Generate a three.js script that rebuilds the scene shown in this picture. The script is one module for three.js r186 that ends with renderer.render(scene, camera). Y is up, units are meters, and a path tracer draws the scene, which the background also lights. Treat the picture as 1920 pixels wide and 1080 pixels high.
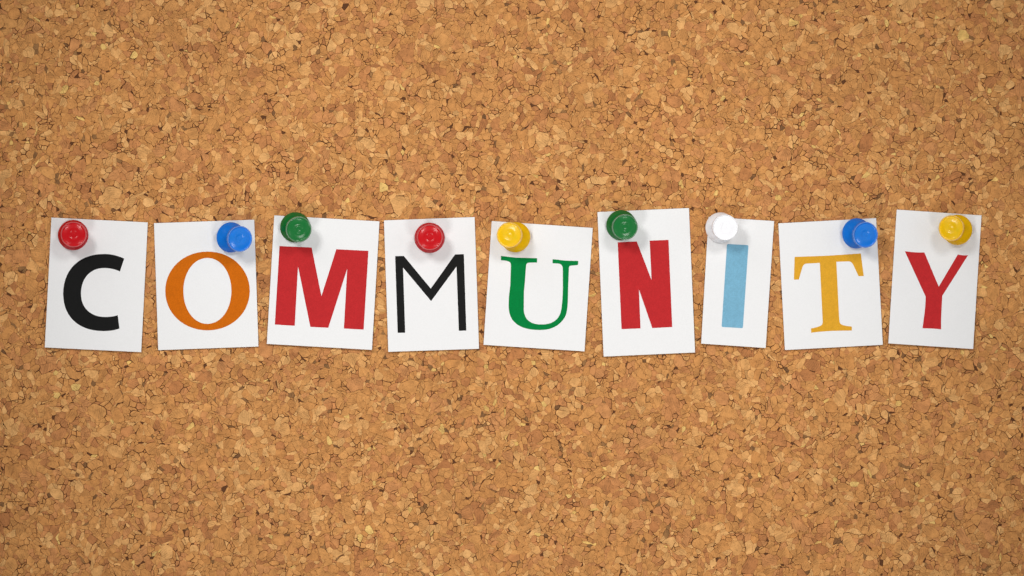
import * as THREE from 'three';

// ---------------------------------------------------------------- camera, lamps, exposure
const PX = 0.337 / 1920;                       // metres on the board per photograph pixel
const CAM = 1.5;
const scene = new THREE.Scene();
scene.background = new THREE.Color(0, 0, 0);
const camera = new THREE.PerspectiveCamera(2 * Math.atan(540 * PX / CAM) * 180 / Math.PI, 16 / 9, 0.05, 20);
camera.position.set(0, 0, CAM);
camera.lookAt(0, 0, 0);
camera.focus = CAM;
const renderer = new THREE.WebGLRenderer({ antialias: true });
renderer.toneMapping = THREE.LinearToneMapping;
renderer.toneMappingExposure = 0.78;
renderer.shadowMap.enabled = true;

// four added spots around the lens, unseen: cones shaped to darken corners like vignetting
for (const [x, y, power] of [[-0.36, 0.42, 1.95], [0.3, 0.42, 1.35], [-0.3, -0.42, 1.35], [0.36, -0.42, 1.15]]) {
  const l = new THREE.SpotLight(new THREE.Color(1, 0.985, 0.96), power, 0, 0.228, 0.43, 2);
  l.name = 'vignette_spot'; l.position.set(x, y, 1.0); l.target.position.set(0, 0, 0);
  l.castShadow = true; l.shadow.radius = 6; l.shadow.mapSize.set(2048, 2048); l.shadow.camera.near = 0.2; l.shadow.camera.far = 3;
  scene.add(l, l.target);
}
// two softboxes: key from the upper left, weaker fill added from the right
function softbox(name, at, w, h, power, color) {
  const l = new THREE.RectAreaLight(color, power, w, h);
  l.name = name; l.position.set(...at); l.lookAt(0, 0, 0); scene.add(l);
}
softbox('key_softbox', [-0.62, 0.7, 0.75], 0.8, 0.7, 1.4, new THREE.Color(1, 0.985, 0.96));
softbox('added_fill', [0.85, 0.1, 0.75], 0.7, 0.8, 1.25, new THREE.Color(1, 0.995, 0.985));  // added unseen fill, lightens the pin shadows

// ---------------------------------------------------------------- helpers
function mulberry(a) {
  return () => { a = (a + 0x6d2b79f5) | 0; let t = Math.imul(a ^ (a >>> 15), 1 | a); t = (t + Math.imul(t ^ (t >>> 7), 61 | t)) ^ t; return ((t ^ (t >>> 14)) >>> 0) / 4294967296; };
}
const hash = (x, y, s) => { let h = Math.imul(x, 374761393) + Math.imul(y, 668265263) + Math.imul(s, 2246822519) | 0; h = Math.imul(h ^ (h >>> 13), 1274126177); return ((h ^ (h >>> 16)) >>> 0) / 4294967296; };
function noise(x, y, s) {                                     // value noise, 0..1
  const ix = Math.floor(x), iy = Math.floor(y), fx = x - ix, fy = y - iy;
  const u = fx * fx * (3 - 2 * fx), v = fy * fy * (3 - 2 * fy);
  const a = hash(ix, iy, s), b = hash(ix + 1, iy, s), c = hash(ix, iy + 1, s), d = hash(ix + 1, iy + 1, s);
  return a + (b - a) * u + (c - a) * v + (a - b - c + d) * u * v;
}
function wrapNoise(x, y, n, s) {                               // tiles every n cells
  const ix = Math.floor(x), iy = Math.floor(y), fx = x - ix, fy = y - iy, m = (k) => ((k % n) + n) % n;
  const u = fx * fx * (3 - 2 * fx), v = fy * fy * (3 - 2 * fy);
  const a = hash(m(ix), m(iy), s), b = hash(m(ix + 1), m(iy), s), c = hash(m(ix), m(iy + 1), s), d = hash(m(ix + 1), m(iy + 1), s);
  return a + (b - a) * u + (c - a) * v + (a - b - c + d) * u * v;
}
const lin = (r, g, b) => new THREE.Color().setRGB(r / 255, g / 255, b / 255, THREE.SRGBColorSpace);
const smooth = (a, b, x) => { const t = Math.min(1, Math.max(0, (x - a) / (b - a))); return t * t * (3 - 2 * t); };
function greyTexture(n, f, srgb) {
  const d = new Uint8Array(n * n * 4);
  for (let y = 0; y < n; y++) for (let x = 0; x < n; x++) {
    const v = f(x / n, y / n), i = (y * n + x) * 4, c = Array.isArray(v) ? v : [v, v, v];
    for (let k = 0; k < 3; k++) d[i + k] = Math.max(0, Math.min(255, Math.round(c[k] * 255)));
    d[i + 3] = 255;
  }
  const t = new THREE.DataTexture(d, n, n);
  t.wrapS = t.wrapT = THREE.RepeatWrapping; t.magFilter = THREE.LinearFilter; t.minFilter = THREE.LinearMipmapLinearFilter; t.generateMipmaps = true;
  if (srgb) t.colorSpace = THREE.SRGBColorSpace;
  t.needsUpdate = true;
  return t;
}
function mesh(name, g, m, parent) {
  const o = new THREE.Mesh(g, m); o.name = name; o.castShadow = o.receiveShadow = true; (parent ?? scene).add(o); return o;
}
const used = {};
const numbered = (n) => { const k = used[n] = (used[n] ?? -1) + 1; return k ? n + '_' + String(k).padStart(3, '0') : n; };
function thing(name, label, category, group) {
  const o = new THREE.Group(); o.name = numbered(name); o.userData = { label, category };
  if (group) o.userData.group = group;
  scene.add(o); return o;
}

// ---------------------------------------------------------------- the cork board
// grain of one granule: faint growth lines, pores and mottling (one tile is 14 mm)
const grainAt = (u, v) => {
  const w = wrapNoise(u * 5, v * 5, 5, 3) * 0.9 + wrapNoise(u * 18, v * 18, 18, 4) * 0.22;
  const streak = 0.5 + 0.5 * Math.sin((u * 20 + w * 1.6) * Math.PI * 2);
  const on = smooth(0.42, 0.75, wrapNoise(u * 4, v * 4, 4, 9));
  const mott = wrapNoise(u * 9, v * 9, 9, 5) * 0.5 + wrapNoise(u * 32, v * 32, 32, 6) * 0.3 + wrapNoise(u * 96, v * 96, 96, 7) * 0.2;
  const fibre = wrapNoise(u * 90, v * 14, 1260, 8);
  return { streak, on, mott, fibre, pore: smooth(0.8, 0.9, wrapNoise(u * 44, v * 30, 660, 11)) };
};
const corkMap = greyTexture(768, (u, v) => {
  const g = grainAt(u, v), k = 0.905 + (g.mott - 0.5) * 0.24 + (g.fibre - 0.5) * 0.06 - g.on * 0.085 * g.streak - g.pore * 0.09;
  return [k, k * (0.985 + 0.02 * g.mott), k * (0.95 + 0.06 * g.mott)];
}, true);
const corkBump = greyTexture(768, (u, v) => { const g = grainAt(u, v); return 0.5 + (g.mott - 0.5) * 0.5 - g.on * 0.2 * g.streak - g.pore * 0.35; });
const corkMat = new THREE.MeshStandardMaterial({ vertexColors: true, map: corkMap, bumpMap: corkBump, bumpScale: 0.00012, roughness: 0.88 });
const binderMat = new THREE.MeshStandardMaterial({ color: lin(88, 52, 24), roughness: 0.95 });

const CARDS = [];                                              // filled below: outlines in board millimetres
const toMM = (x, y) => [(x - 960) * PX * 1000, (540 - y) * PX * 1000];
const CORNERS = {
  C: [[96.7, 407.9], [277.3, 417.1], [265.2, 660.2], [84.7, 651.3]],
  O: [[289, 418.5], [476.8, 411.9], [484.8, 649.6], [297.1, 656.5]],
  M: [[514.4, 403.9], [711.6, 415.1], [697.6, 655.9], [500.7, 644.7]],
  M2: [[720, 413.3], [889.9, 407], [898.2, 653.9], [728.3, 659.6]],
  U: [[922.1, 414.5], [1111.3, 427.4], [1095.8, 658.7], [906.6, 646.4]],
  N: [[1120.2, 397.6], [1291.6, 390.1], [1303, 660.8], [1131.7, 668.5]],
  I: [[1328.5, 406.6], [1451.3, 414.5], [1435.2, 652.4], [1314.4, 644.1]],
  T: [[1459.3, 418.8], [1642.5, 409], [1654.8, 646.4], [1471.4, 656.2]],
  Y: [[1681.1, 393], [1840.2, 403.9], [1823.8, 654.3], [1665, 643.7]],
};
for (const c of Object.values(CORNERS)) CARDS.push(c.map(([x, y]) => toMM(x, y)));
const inQuad = (q, x, y) => q.every(([ax, ay], i) => { const [bx, by] = q[(i + 1) % 4]; return (bx - ax) * (y - ay) - (by - ay) * (x - ax) < 0; });

const board = new THREE.Group();
board.name = 'cork_board';
board.userData = { label: 'tan cork pin board of pressed granules filling the whole background', category: 'cork board', kind: 'structure' };
scene.add(board);
{
  const rnd = mulberry(20240611);
  const HW = 212, HH = 124, CELL = 6.2;
  const gw = Math.ceil(2 * HW / CELL) + 1, gh = Math.ceil(2 * HH / CELL) + 1, grid = Array.from({ length: gw * gh }, () => []);
  const sites = [];
  const cellOf = (x, y) => [Math.floor((x + HW) / CELL), Math.floor((y + HH) / CELL)];
  const near = (x, y, fn) => {
    const [cx, cy] = cellOf(x, y);
    for (let j = Math.max(0, cy - 1); j <= Math.min(gh - 1, cy + 1); j++) for (let i = Math.max(0, cx - 1); i <= Math.min(gw - 1, cx + 1); i++) for (const s of grid[j * gw + i]) if (fn(s)) return true;
    return false;
  };
  const area = 4 * HW * HH;
  for (const [r, cover, tries] of [[2.15, 0.035, 4], [1.6, 0.095, 5], [1.15, 0.17, 6], [0.85, 0.18, 9], [0.6, 0.17, 14], [0.4, 0.09, 14]]) {
    const n = Math.round(area * cover / (Math.PI * r * r));
    for (let k = 0, made = 0; k < n * tries && made < n; k++) {
      const x = (rnd() * 2 - 1) * HW, y = (rnd() * 2 - 1) * HH, q = r * (0.85 + rnd() * 0.3);
      if (near(x, y, (s) => (s.x - x) ** 2 + (s.y - y) ** 2 < (0.9 * (s.r + q)) ** 2)) continue;
      const s = { x, y, r: q }; sites.push(s);
      const [cx, cy] = cellOf(x, y); grid[cy * gw + cx].push(s); made++;
    }
  }
  // power diagram: each granule is clipped against its neighbours
  const cells = [];
  for (const s of sites) {
    let poly = [[-5.5, -5.5], [5.5, -5.5], [5.5, 5.5], [-5.5, 5.5]].map(([a, b]) => [s.x + a, s.y + b]);
    const list = []; near(s.x, s.y, (t) => { if (t !== s) list.push(t); return false; });
    for (const t of list) {
      const nx = t.x - s.x, ny = t.y - s.y, d2 = nx * nx + ny * ny, c = (d2 + s.r * s.r - t.r * t.r) / 2, out = [];
      const f = poly.map(([x, y]) => (x - s.x) * nx + (y - s.y) * ny - c);
      for (let i = 0; i < poly.length; i++) {
        const j = (i + 1) % poly.length;
        if (f[i] <= 0) out.push(poly[i]);
        if ((f[i] < 0 && f[j] > 0) || (f[i] > 0 && f[j] < 0)) { const k = f[i] / (f[i] - f[j]); out.push([poly[i][0] + (poly[j][0] - poly[i][0]) * k, poly[i][1] + (poly[j][1] - poly[i][1]) * k]); }
      }
      poly = out; if (poly.length < 3) break;
    }
    if (poly.length >= 3) cells.push({ s, poly });
  }
  // the pressed, irregular shapes: a shared warp of all the outlines
  const warp = (x, y) => {
    const a = noise(x / 3.6, y / 3.6, 21) - 0.5, b = noise(x / 3.6, y / 3.6, 22) - 0.5, c = noise(x / 1.3, y / 1.3, 23) - 0.5, d = noise(x / 1.3, y / 1.3, 24) - 0.5;
    const e = noise(x / 0.5, y / 0.5, 25) - 0.5, f = noise(x / 0.5, y / 0.5, 26) - 0.5;
    return [x + a * 2.8 + c * 0.95 + e * 0.2, y + b * 2.8 + d * 0.95 + f * 0.2];
  };
  const gapAt = (x, y) => 0.008 + 0.145 * smooth(0.57, 0.95, noise(x / 1.6, y / 1.7, 31)) + 0.05 * smooth(0.45, 0.8, noise(x / 0.55, y / 0.55, 32));
  const C = (r, g, b) => lin(r, g, b);
  const tones = [                                             // [share, from, to]
    [0.52, C(214, 147, 81), C(225, 160, 92)], [0.20, C(231, 168, 100), C(243, 184, 116)], [0.17, C(211, 141, 83), C(219, 151, 91)],
    [0.09, C(194, 126, 72), C(205, 137, 80)], [0.02, C(243, 194, 110), C(247, 203, 122)],
  ];
  const pick = (small) => {
    let u = rnd(); if (!small) u *= 0.984;
    if (small && rnd() < 0.035) return C(128, 86, 48).lerp(C(168, 120, 70), rnd());
    for (const [p, a, b] of tones) { if (u < p) return a.clone().lerp(b, rnd()); u -= p; }
    return tones[0][1].clone();
  };
  const build = (c) => {                                      // {pos, nor, uv, col, idx} of one granule, about the board's axes
    const { s, poly } = c, n = poly.length, ring = [];
    for (let i = 0; i < n; i++) {
      const [ax, ay] = poly[i], [bx, by] = poly[(i + 1) % n], len = Math.hypot(bx - ax, by - ay), m = Math.max(1, Math.min(5, Math.round(len / 0.7)));
      for (let k = 0; k < m; k++) { const x = ax + (bx - ax) * k / m, y = ay + (by - ay) * k / m; ring.push([...warp(x, y), x, y, k === 0]); }
    }
    let cx = 0, cy = 0, ar = 0;
    for (let i = 0; i < ring.length; i++) { const a = ring[i], b = ring[(i + 1) % ring.length], k = a[0] * b[1] - a[1] * b[0]; ar += k; cx += (a[0] + b[0]) * k; cy += (a[1] + b[1]) * k; }
    if (ar < 0.25) return null;
    cx /= 3 * ar; cy /= 3 * ar; c.area = ar / 2; c.cx = cx; c.cy = cy;
    const h = -rnd() * 0.10, tx = (rnd() - 0.5) * 0.05, ty = (rnd() - 0.5) * 0.05, small = c.area < 2.2;
    let kin = null; if (rnd() < 0.34) near(s.x, s.y, (t) => { if (t.col && Math.hypot(t.x - s.x, t.y - s.y) < (t.r + s.r) * 1.1) kin = t.col; return kin; });
    const col = kin ? kin.clone().multiplyScalar(0.94 + rnd() * 0.12) : pick(small), turn = rnd() * 6.283, cs = Math.cos(turn) / 14, sn = Math.sin(turn) / 14, ou = rnd(), ov = rnd();
    const tint = (noise(cx / 22, cy / 22, 41) - 0.5) * 0.10; if (col.g < 0.5) s.col = col.clone(); col.multiplyScalar(1 + tint);
    const pos = [], nor = [], uv = [], idx = [], N = ring.length;
    const put = (x, y, z, a, b, q) => { pos.push(x / 1000, y / 1000, z / 1000); nor.push(a, b, q); uv.push((x - cx) * cs - (y - cy) * sn + ou, (x - cx) * sn + (y - cy) * cs + ov); };
    put(cx, cy, h, -tx, -ty, 1);
    const top = ring.map(([x, y, ox, oy, corner]) => {
      const dx = cx - x, dy = cy - y, d = Math.hypot(dx, dy) || 1, g = Math.min(d * 0.45, gapAt(ox, oy) + (corner ? 0.07 * hash(Math.round(ox * 50), Math.round(oy * 50), 7) : 0));
      return [x + dx / d * g, y + dy / d * g, -dx / d, -dy / d];
    });
    for (const [x, y] of top) put(x, y, Math.min(0, h + (x - cx) * tx + (y - cy) * ty), -tx, -ty, 1);
    for (const [x, y, a, b] of top) { const z = Math.min(0, h + (x - cx) * tx + (y - cy) * ty); put(x, y, z, a * 0.7, b * 0.7, 0.7); }
    for (const [x, y, a, b] of top) put(x + a * 0.05, y + b * 0.05, -0.6, a, b, 0.1);
    for (let i = 0; i < N; i++) {
      const j = (i + 1) % N;
      idx.push(0, 1 + i, 1 + j, 1 + N + i, 1 + 2 * N + i, 1 + N + j, 1 + N + j, 1 + 2 * N + i, 1 + 2 * N + j);
    }
    return { pos, nor, uv, idx, col };
  };
  const geo = (list) => {
    let nv = 0, ni = 0; for (const g of list) { nv += g.pos.length / 3; ni += g.idx.length; }
    const P = new Float32Array(nv * 3), N = new Float32Array(nv * 3), U = new Float32Array(nv * 2), K = new Float32Array(nv * 3), I = new Uint32Array(ni);
    let v = 0, q = 0;
    for (const g of list) {
      P.set(g.pos, v * 3); N.set(g.nor, v * 3); U.set(g.uv, v * 2);
      const m = g.pos.length / 3; for (let i = 0; i < m; i++) K.set([g.col.r, g.col.g, g.col.b], (v + i) * 3);
      for (let i = 0; i < g.idx.length; i++) I[q + i] = g.idx[i] + v;
      q += g.idx.length; v += m;
    }
    const G = new THREE.BufferGeometry();
    G.setAttribute('position', new THREE.BufferAttribute(P, 3)); G.setAttribute('normal', new THREE.BufferAttribute(N, 3)); G.setAttribute('uv', new THREE.BufferAttribute(U, 2)); G.setAttribute('color', new THREE.BufferAttribute(K, 3));
    G.setIndex(new THREE.BufferAttribute(I, 1)); G.normalizeNormals();
    return G;
  };
  const made = [];
  // old pin holes: the crumb at each of these spots is gone
  const holes = [[1580, 152], [640, 8], [1053, 979], [1655, 1050], [141, 146], [1240, 306], [420, 905]].map(([x, y]) => toMM(x, y));
  for (const [x, y] of holes) {
    let best = null, bd = 9; for (const c of cells) { if (c.s.r > 0.8) continue; const [a, b] = warp(c.s.x, c.s.y), d = Math.hypot(a - x, b - y); if (d < bd) { bd = d; best = c; } }
    if (best) best.hole = true;
  }
  for (const c of cells) { const g = !c.hole && build(c); if (g && !(c.area < 1.2 && rnd() < 0.06)) made.push([c, g]); }
  const seen = (c) => Math.abs(c.cx) < 166 && Math.abs(c.cy) < 92.5 && !CARDS.some((q) => inQuad(q, c.cx, c.cy));
  made.sort((a, b) => (seen(b[0]) ? b[0].area : 0) - (seen(a[0]) ? a[0].area : 0));
  const cut = 300;
  const back = new THREE.BoxGeometry(2 * HW / 1000 - 0.006, 2 * HH / 1000 - 0.006, 0.008); back.translate(0, 0, -0.0044);
  mesh('binder', back, binderMat, board);
  for (let i = 0; i < cut; i++) mesh(i ? 'granule_' + String(i).padStart(3, '0') : 'granule', geo([made[i][1]]), corkMat, board);
  const rest = mesh('small_granules', geo(made.slice(cut).map((m) => m[1])), corkMat, board);
  rest.userData.kind = 'stuff';
  console.log('granules', made.length, 'of', sites.length);
}

// ---------------------------------------------------------------- the letter cards
const paperMap = greyTexture(512, (u, v) => 0.975 + 0.015 * wrapNoise(u * 128, v * 128, 128, 51) + 0.004 * wrapNoise(u * 12, v * 12, 12, 52), true);
const paperBump = greyTexture(512, (u, v) => 0.5 * wrapNoise(u * 150, v * 150, 150, 53) + 0.5 * wrapNoise(u * 40, v * 40, 40, 54));
const inkMap = greyTexture(512, (u, v) => 0.9 + 0.07 * wrapNoise(u * 110, v * 110, 110, 55) + 0.025 * wrapNoise(u * 22, v * 22, 22, 56), true);
const paperMat = new THREE.MeshStandardMaterial({ color: lin(235, 235, 236), map: paperMap, bumpMap: paperBump, bumpScale: 0.00002, roughness: 0.85 });
const inks = {};
const ink = (r, g, b) => inks[[r, g, b]] ??= new THREE.MeshPhysicalMaterial({ color: lin(r, g, b), map: inkMap, roughness: 0.9, specularIntensity: 0.25 });

// a glyph outline in the pixels of an enlargement: origin and scale turn them into photograph pixels
function glyph(ox, oy, s, text, holes = []) {
  const read = (t, path) => {
    const n = t.match(/[MLCZ]|-?[\d.]+/g); let i = 0, cmd = '';
    const p = () => [ox + +n[i++] / s, oy + +n[i++] / s];
    while (i < n.length) {
      if (/[MLCZ]/.test(n[i])) cmd = n[i++];
      if (cmd === 'Z') break;
      if (cmd === 'M') { path.moveTo(...p()); cmd = 'L'; } else if (cmd === 'L') path.lineTo(...p()); else path.bezierCurveTo(...p(), ...p(), ...p());
    }
    return path;
  };
  const sh = read(text, new THREE.Shape());
  for (const h of holes) sh.holes.push(read(h, new THREE.Path()));
  return sh;
}
const oval = (cx, cy, rx, ry, k = 0.565) => `M ${cx} ${cy - ry} C ${cx - rx * k} ${cy - ry} ${cx - rx} ${cy - ry * k} ${cx - rx} ${cy} C ${cx - rx} ${cy + ry * k} ${cx - rx * k} ${cy + ry} ${cx} ${cy + ry} C ${cx + rx * k} ${cy + ry} ${cx + rx} ${cy + ry * k} ${cx + rx} ${cy} C ${cx + rx} ${cy - ry * k} ${cx + rx * k} ${cy - ry} ${cx} ${cy - ry} Z`;
const GLYPHS = {
  C: glyph(100, 460, 6.173, 'M 822 153 C 745 118 670 100 590 100 C 300 100 116 280 116 560 C 116 830 300 992 580 992 C 650 992 710 984 768 963 L 748 808 C 705 822 655 829 605 829 C 430 829 322 720 322 560 C 322 380 430 263 590 263 C 655 263 715 276 772 303 Z'),
  O: glyph(300, 460, 6.3556, oval(567.5, 543.5, 503.5, 469.5), [oval(566, 543, 286, 393)]),
  M: glyph(480, 370, 3.484, 'M 154 318 L 364 328 428 645 525 339 735 350 704 864 575 857 596 468 473 852 356 846 275 452 254 839 124 831 Z'),
  M2: glyph(480, 370, 3.484, 'M 909 384 L 966 383 1142 596 1300 373 1358 371 1374 870 1325 872 1310 452 1144 678 961 459 975 884 926 885 Z'),
  U: glyph(930, 470, 6.753, 'M 62 67 C 130 70 190 86 290 90 L 522 95 520 150 425 152 C 385 155 383 170 380 200 L 366 400 354 520 352 740 C 356 870 430 934 575 934 C 720 934 815 870 830 720 C 842 620 848 520 846 400 L 845 225 C 842 180 815 165 780 163 L 716 160 717 108 C 760 110 830 122 880 126 L 1040 130 1041 165 C 1040 178 1035 182 1020 184 L 950 190 C 925 192 924 205 923 225 L 913 480 910 620 C 905 760 890 820 860 860 C 800 950 700 1004 560 1004 C 400 1004 290 970 220 890 C 175 835 160 770 160 690 L 163 590 180 440 189 200 C 188 160 185 150 160 138 C 130 125 100 123 62 122 Z'),
  N: glyph(890, 370, 3.484, 'M 934 294 L 1059 288 1155 540 1143 283 1266 278 1290 847 1160 854 1073 602 1083 856 959 861 Z'),
  I: glyph(1290, 370, 3.484, 'M 264 305 L 386 312 C 392 313 394 315 394 321 L 358 846 C 357 852 354 854 348 854 L 227 847 C 221 846 219 844 219 838 L 254 313 C 255 307 258 305 264 305 Z'),
  T: glyph(1480, 460, 6.173, 'M 60 134 L 350 124 C 500 118 650 106 826 94 L 860 355 800 357 750 250 C 730 205 715 185 680 185 L 543 190 574 830 C 578 880 580 905 600 915 C 630 930 670 935 721 940 L 722 986 560 988 C 450 990 350 998 252 1011 L 248 962 C 290 955 330 945 355 932 C 380 922 384 910 384 880 L 352 203 210 210 C 170 213 160 225 148 260 L 108 396 52 397 Z'),
  Y: glyph(1680, 460, 6.353, 'M 103 70 C 180 80 250 88 336 84 L 507 492 735 108 C 770 118 810 122 857 118 L 548 602 C 545 700 530 850 534 1000 C 460 992 390 988 312 988 C 325 880 350 750 350 610 Z'),
};
// pins: base centre and head centre in photograph pixels
const PINS = {
  C: [[137.1, 440.8], [138.0, 439.7]], O: [[433.2, 445.1], [449.9, 447.9]], M: [[553.5, 426.2], [560.2, 430.1]], M2: [[805.4, 445.9], [805.9, 444.8]],
  U: [[966.5, 444.7], [954.8, 440.6]], N: [[1164.8, 422.3], [1171.9, 425.8]], I: [[1350.8, 426.7], [1359.7, 426.4]], T: [[1606.3, 437.5], [1623, 440.3]], Y: [[1795, 431], [1783.4, 427.6]],
};
const INKS = { C: [27, 27, 27], O: [209, 107, 12], M: [195, 45, 48], M2: [30, 30, 30], U: [0, 130, 62], N: [195, 45, 48], I: [126, 181, 209], T: [229, 169, 48], Y: [195, 45, 48] };
const LABELS = {
  C: 'white paper card with a thick black letter C, held by a red pin',
  O: 'white paper card with a serif orange letter O, held by a blue pin',
  M: 'white paper card with a heavy red letter M, held by a green pin',
  M2: 'white paper card with a thin black letter M, held by a red pin',
  U: 'white paper card with a dark green serif letter U, held by a yellow pin',
  N: 'tall white paper card with a heavy red letter N, held by a green pin',
  I: 'narrow white paper card with a pale blue letter I, held by a white pin',
  T: 'white paper card with a golden yellow serif letter T, held by a blue pin',
  Y: 'white paper card with a red letter Y, held by a yellow pin',
};
const LIFT = { C: [1.1, 0.3], O: [0.75, -0.2], M: [1.2, 0.25], M2: [0.85, 0.2], U: [1.1, 0.3], N: [0.8, 0.2], I: [1.3, 0.3], T: [0.8, -0.3], Y: [1.35, -0.35] };
const TH = 0.00022;                                            // card thickness
const cardTop = {};
for (const key of Object.keys(CORNERS)) {
  const q = CORNERS[key].map(([x, y]) => toMM(x, y).map((v) => v / 1000));
  const cx = (q[0][0] + q[1][0] + q[2][0] + q[3][0]) / 4, cy = (q[0][1] + q[1][1] + q[2][1] + q[3][1]) / 4;
  const ang = Math.atan2(q[1][1] - q[0][1], q[1][0] - q[0][0]), ca = Math.cos(-ang), sa = Math.sin(-ang);
  const loc = (x, y) => [(x - cx) * ca - (y - cy) * sa, (x - cx) * sa + (y - cy) * ca];
  const L = q.map(([x, y]) => loc(x, y)), pin = loc(...toMM(...PINS[key][0]).map((v) => v / 1000)), [lift, skew] = LIFT[key];
  // the card curls gently away from the board with the distance from its pin
  const zAt = (x, y) => { const dx = (x - pin[0]) / 0.043, dy = (y - pin[1]) / 0.043; return (0.10 + lift * (dy * dy * 0.75 + 0.18 * Math.abs(dy)) + 0.45 * lift * dx * dx + skew * dx * dy * 0.8) / 1000 + 0.00005; };
  const zMin = (x, y) => Math.max(0.00012, zAt(x, y));
  cardTop[key] = zMin(...pin) + TH;
  const t = thing('letter_card', LABELS[key], 'letter card', 'letter cards pinned in a row');
  t.position.set(cx, cy, 0); t.rotation.z = ang;
  const nx = 18, ny = 24, pos = [], uv = [], idx = [], W = nx + 1;
  const at = (i, j) => { const u = i / nx, v = j / ny; return [0, 1].map((k) => (L[0][k] * (1 - u) + L[1][k] * u) * (1 - v) + (L[3][k] * (1 - u) + L[2][k] * u) * v); };
  const lay = (dz) => { const s = pos.length / 3; for (let j = 0; j <= ny; j++) for (let i = 0; i <= nx; i++) { const [x, y] = at(i, j); pos.push(x, y, zMin(x, y) + dz); uv.push(x / 0.03 + cx * 7, y / 0.03); } return s; };
  lay(TH);
  for (let j = 0; j < ny; j++) for (let i = 0; i < nx; i++) { const a = j * W + i; idx.push(a, a + W, a + 1, a + 1, a + W, a + W + 1); }
  const b0 = lay(0);
  for (let j = 0; j < ny; j++) for (let i = 0; i < nx; i++) { const a = b0 + j * W + i; idx.push(a, a + 1, a + W, a + 1, a + W + 1, a + W); }
  const rim = [];
  for (let i = 0; i < nx; i++) rim.push([i, 0]); for (let j = 0; j < ny; j++) rim.push([nx, j]); for (let i = nx; i > 0; i--) rim.push([i, ny]); for (let j = ny; j > 0; j--) rim.push([0, j]);
  const r0 = pos.length / 3;
  for (const [i, j] of rim) { const [x, y] = at(i, j), z = zMin(x, y); pos.push(x, y, z + TH, x, y, z); uv.push(0, 0, 0, 0.01); }
  for (let i = 0; i < rim.length; i++) { const a = r0 + 2 * i, b = r0 + 2 * ((i + 1) % rim.length); idx.push(a, b, a + 1, b, b + 1, a + 1); }
  const g = new THREE.BufferGeometry();
  g.setAttribute('position', new THREE.Float32BufferAttribute(pos, 3)); g.setAttribute('uv', new THREE.Float32BufferAttribute(uv, 2)); g.setIndex(idx); g.computeVertexNormals();
  mesh('paper', g, paperMat, t);
  // the printed letter: its triangles cut along a grid so that it follows the curl of the paper
  const flat = new THREE.ShapeGeometry(GLYPHS[key], 14), fp = flat.attributes.position, fi = flat.index.array;
  let tris = [];
  for (let i = 0; i < fi.length; i += 3) tris.push([0, 1, 2].map((k) => { const v = fi[i + k]; return loc(...toMM(fp.getX(v), fp.getY(v)).map((m) => m / 1000)); }));
  for (const axis of [0, 1]) for (let s = -12; s <= 12; s++) {
    const at0 = s * 0.0021, next = [];
    for (const poly of tris) {
      const lo = [], hi = [];
      for (let i = 0; i < poly.length; i++) {
        const a = poly[i], b = poly[(i + 1) % poly.length], da = a[axis] - at0, db = b[axis] - at0;
        if (da <= 0) lo.push(a); if (da >= 0) hi.push(a);
        if (da * db < 0) { const k = da / (da - db), m = [a[0] + (b[0] - a[0]) * k, a[1] + (b[1] - a[1]) * k]; lo.push(m); hi.push(m); }
      }
      if (lo.length > 2) next.push(lo); if (hi.length > 2) next.push(hi);
    }
    tris = next;
  }
  const lp = [], lu = [], ln = [], e = 1e-4;
  for (const poly of tris) for (let i = 1; i + 1 < poly.length; i++) {
    let [a, b, c] = [poly[0], poly[i], poly[i + 1]];
    const cr = (b[0] - a[0]) * (c[1] - a[1]) - (b[1] - a[1]) * (c[0] - a[0]);
    if (Math.abs(cr) < 1e-13) continue;
    if (cr < 0) [b, c] = [c, b];
    for (const [x, y] of [a, b, c]) {
      lp.push(x, y, zMin(x, y) + TH + 0.00003); lu.push(x / 0.03, y / 0.03);
      ln.push(-(zMin(x + e, y) - zMin(x - e, y)) / (2 * e), -(zMin(x, y + e) - zMin(x, y - e)) / (2 * e), 1);
    }
  }
  const lg = new THREE.BufferGeometry();
  lg.setAttribute('position', new THREE.Float32BufferAttribute(lp, 3)); lg.setAttribute('uv', new THREE.Float32BufferAttribute(lu, 2)); lg.setAttribute('normal', new THREE.Float32BufferAttribute(ln, 3)); lg.normalizeNormals();
  mesh('printed_letter', lg, ink(...INKS[key]), t);
}

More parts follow.
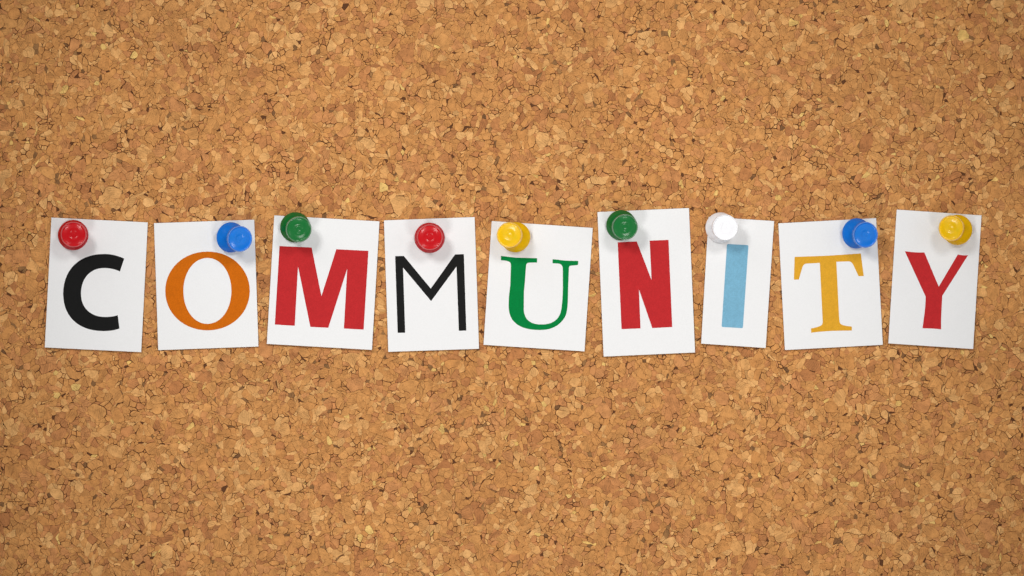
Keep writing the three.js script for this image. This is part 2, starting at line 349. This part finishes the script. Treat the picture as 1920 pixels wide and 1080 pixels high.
// ---------------------------------------------------------------- the push pins
const lathe = (pts) => {
  const v = pts.map(([r, h]) => new THREE.Vector2(r / 1000, h / 1000));
  const g = new THREE.LatheGeometry(v, 72); g.rotateX(Math.PI / 2); return g;   // axis along +z
};
const arc = (cx, cy, r, a0, a1, n) => Array.from({ length: n + 1 }, (_, i) => { const a = (a0 + (a1 - a0) * i / n) * Math.PI / 180; return [cx + r * Math.cos(a), cy + r * Math.sin(a)]; });
const collarG = lathe([[0.6, 0.02], [4.3, 0], ...arc(4.5, 0.5, 0.5, -80, 35, 8), [4.72, 1.15], [4.38, 1.75], [3.9, 2.4], [3.4, 3.0], [3.0, 3.55], [2.78, 4.0]]);
const gripG = lathe([[2.78, 4.0], [2.62, 4.4], [2.52, 4.9], [2.5, 5.4], [2.62, 6.2], [2.85, 7.0], [3.2, 7.6]]);
const headG = lathe([[3.2, 7.6], [3.65, 7.95], ...arc(3.85, 8.35, 0.35, -60, 0, 4), [4.2, 9.2], [4.12, 9.36], [3.9, 9.4], ...new THREE.SplineCurve([[3.72, 9.36], [3.5, 9.32], [3.0, 9.42], [2.3, 9.53], [1.8, 9.55], [1.4, 9.5], [1.05, 9.43], [0.7, 9.43], [0.3, 9.47], [0, 9.475]].map((p) => new THREE.Vector2(...p))).getPoints(48).map((p) => [Math.max(0, p.x), p.y])]);
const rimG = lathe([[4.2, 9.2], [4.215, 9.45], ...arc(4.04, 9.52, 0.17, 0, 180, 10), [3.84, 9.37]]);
const needleG = lathe([[0, -9.5], [0.12, -9.0], [0.5, -7], [0.5, 0.6]]);
const gateG = new THREE.SphereGeometry(0.00034, 14, 10); gateG.scale(1, 0.7, 0.8); gateG.translate(Math.cos(-2.25) * 0.0041, Math.sin(-2.25) * 0.0041, 0.0093);
const steel = new THREE.MeshStandardMaterial({ color: 0xc8c8cc, metalness: 1, roughness: 0.25 });
const plastic = (r, g, b, t = 0.3) => new THREE.MeshPhysicalMaterial({ color: lin(r, g, b), roughness: 0.42, specularIntensity: 0.25, transmission: t, thickness: 0, clearcoat: 0.42, clearcoatRoughness: 0.16 });
const LIT_RIMS = {};  // rim plastic paled towards white: edge-scattered light put into the colour
const PLASTIC = { red: plastic(214, 0, 18, 0.25), blue: plastic(26, 138, 240), green: plastic(14, 116, 50, 0.15), yellow: plastic(255, 214, 12), white: plastic(249, 249, 253, 0.04) };
const PINSET = {
  C: ['red', 'red push pin at the top left of the black letter C card'], O: ['blue', 'blue push pin leaning right at the top of the orange letter O card'],
  M: ['green', 'green push pin over the top edge of the heavy red letter M card'], M2: ['red', 'red push pin at the top middle of the thin black letter M card'],
  U: ['yellow', 'yellow push pin leaning left on the green letter U card'], N: ['green', 'green push pin at the top left of the red letter N card'],
  I: ['white', 'white push pin on the corner of the pale blue letter I card'], T: ['blue', 'blue push pin leaning right on the yellow letter T card'],
  Y: ['yellow', 'yellow push pin leaning left at the top right of the red letter Y card'],
};
for (const key of Object.keys(PINS)) {
  const [kind, label] = PINSET[key], m = PLASTIC[kind], at = (p, z) => { const k = (CAM - z) / CAM, [x, y] = toMM(...p); return new THREE.Vector3(x / 1000 * k, y / 1000 * k, z); };
  let zb = 0.0015, zt = 0.0105, axis = new THREE.Vector3(0, 0, 1), B;
  for (let i = 0; i < 6; i++) {
    B = at(PINS[key][0], zb); const T = at(PINS[key][1], zt), d = Math.hypot(T.x - B.x, T.y - B.y), H = 0.009;
    zt = zb + Math.sqrt(H * H - d * d); axis = at(PINS[key][1], zt).sub(B).normalize();
    zb = cardTop[key] + 0.0050 * Math.hypot(axis.x, axis.y) * 0.96 + 0.00055 * axis.z;
  }
  const t = thing('push_pin', label, 'push pin', 'coloured plastic push pins');
  t.position.copy(B).addScaledVector(axis, -0.00055);
  t.quaternion.setFromUnitVectors(new THREE.Vector3(0, 0, 1), axis);
  mesh('collar', collarG, m, t); mesh('grip', gripG, m, t);
  const h = mesh('head', headG, m, t); mesh('rim', rimG, LIT_RIMS[kind] ??= Object.assign(m.clone(), { color: m.color.clone().lerp(new THREE.Color(1, 1, 1), 0.14) }), h); if (kind !== 'white' && kind !== 'yellow') mesh('moulding_mark', gateG, m, h);
  mesh('needle', needleG, steel, t);
}

renderer.render(scene, camera);
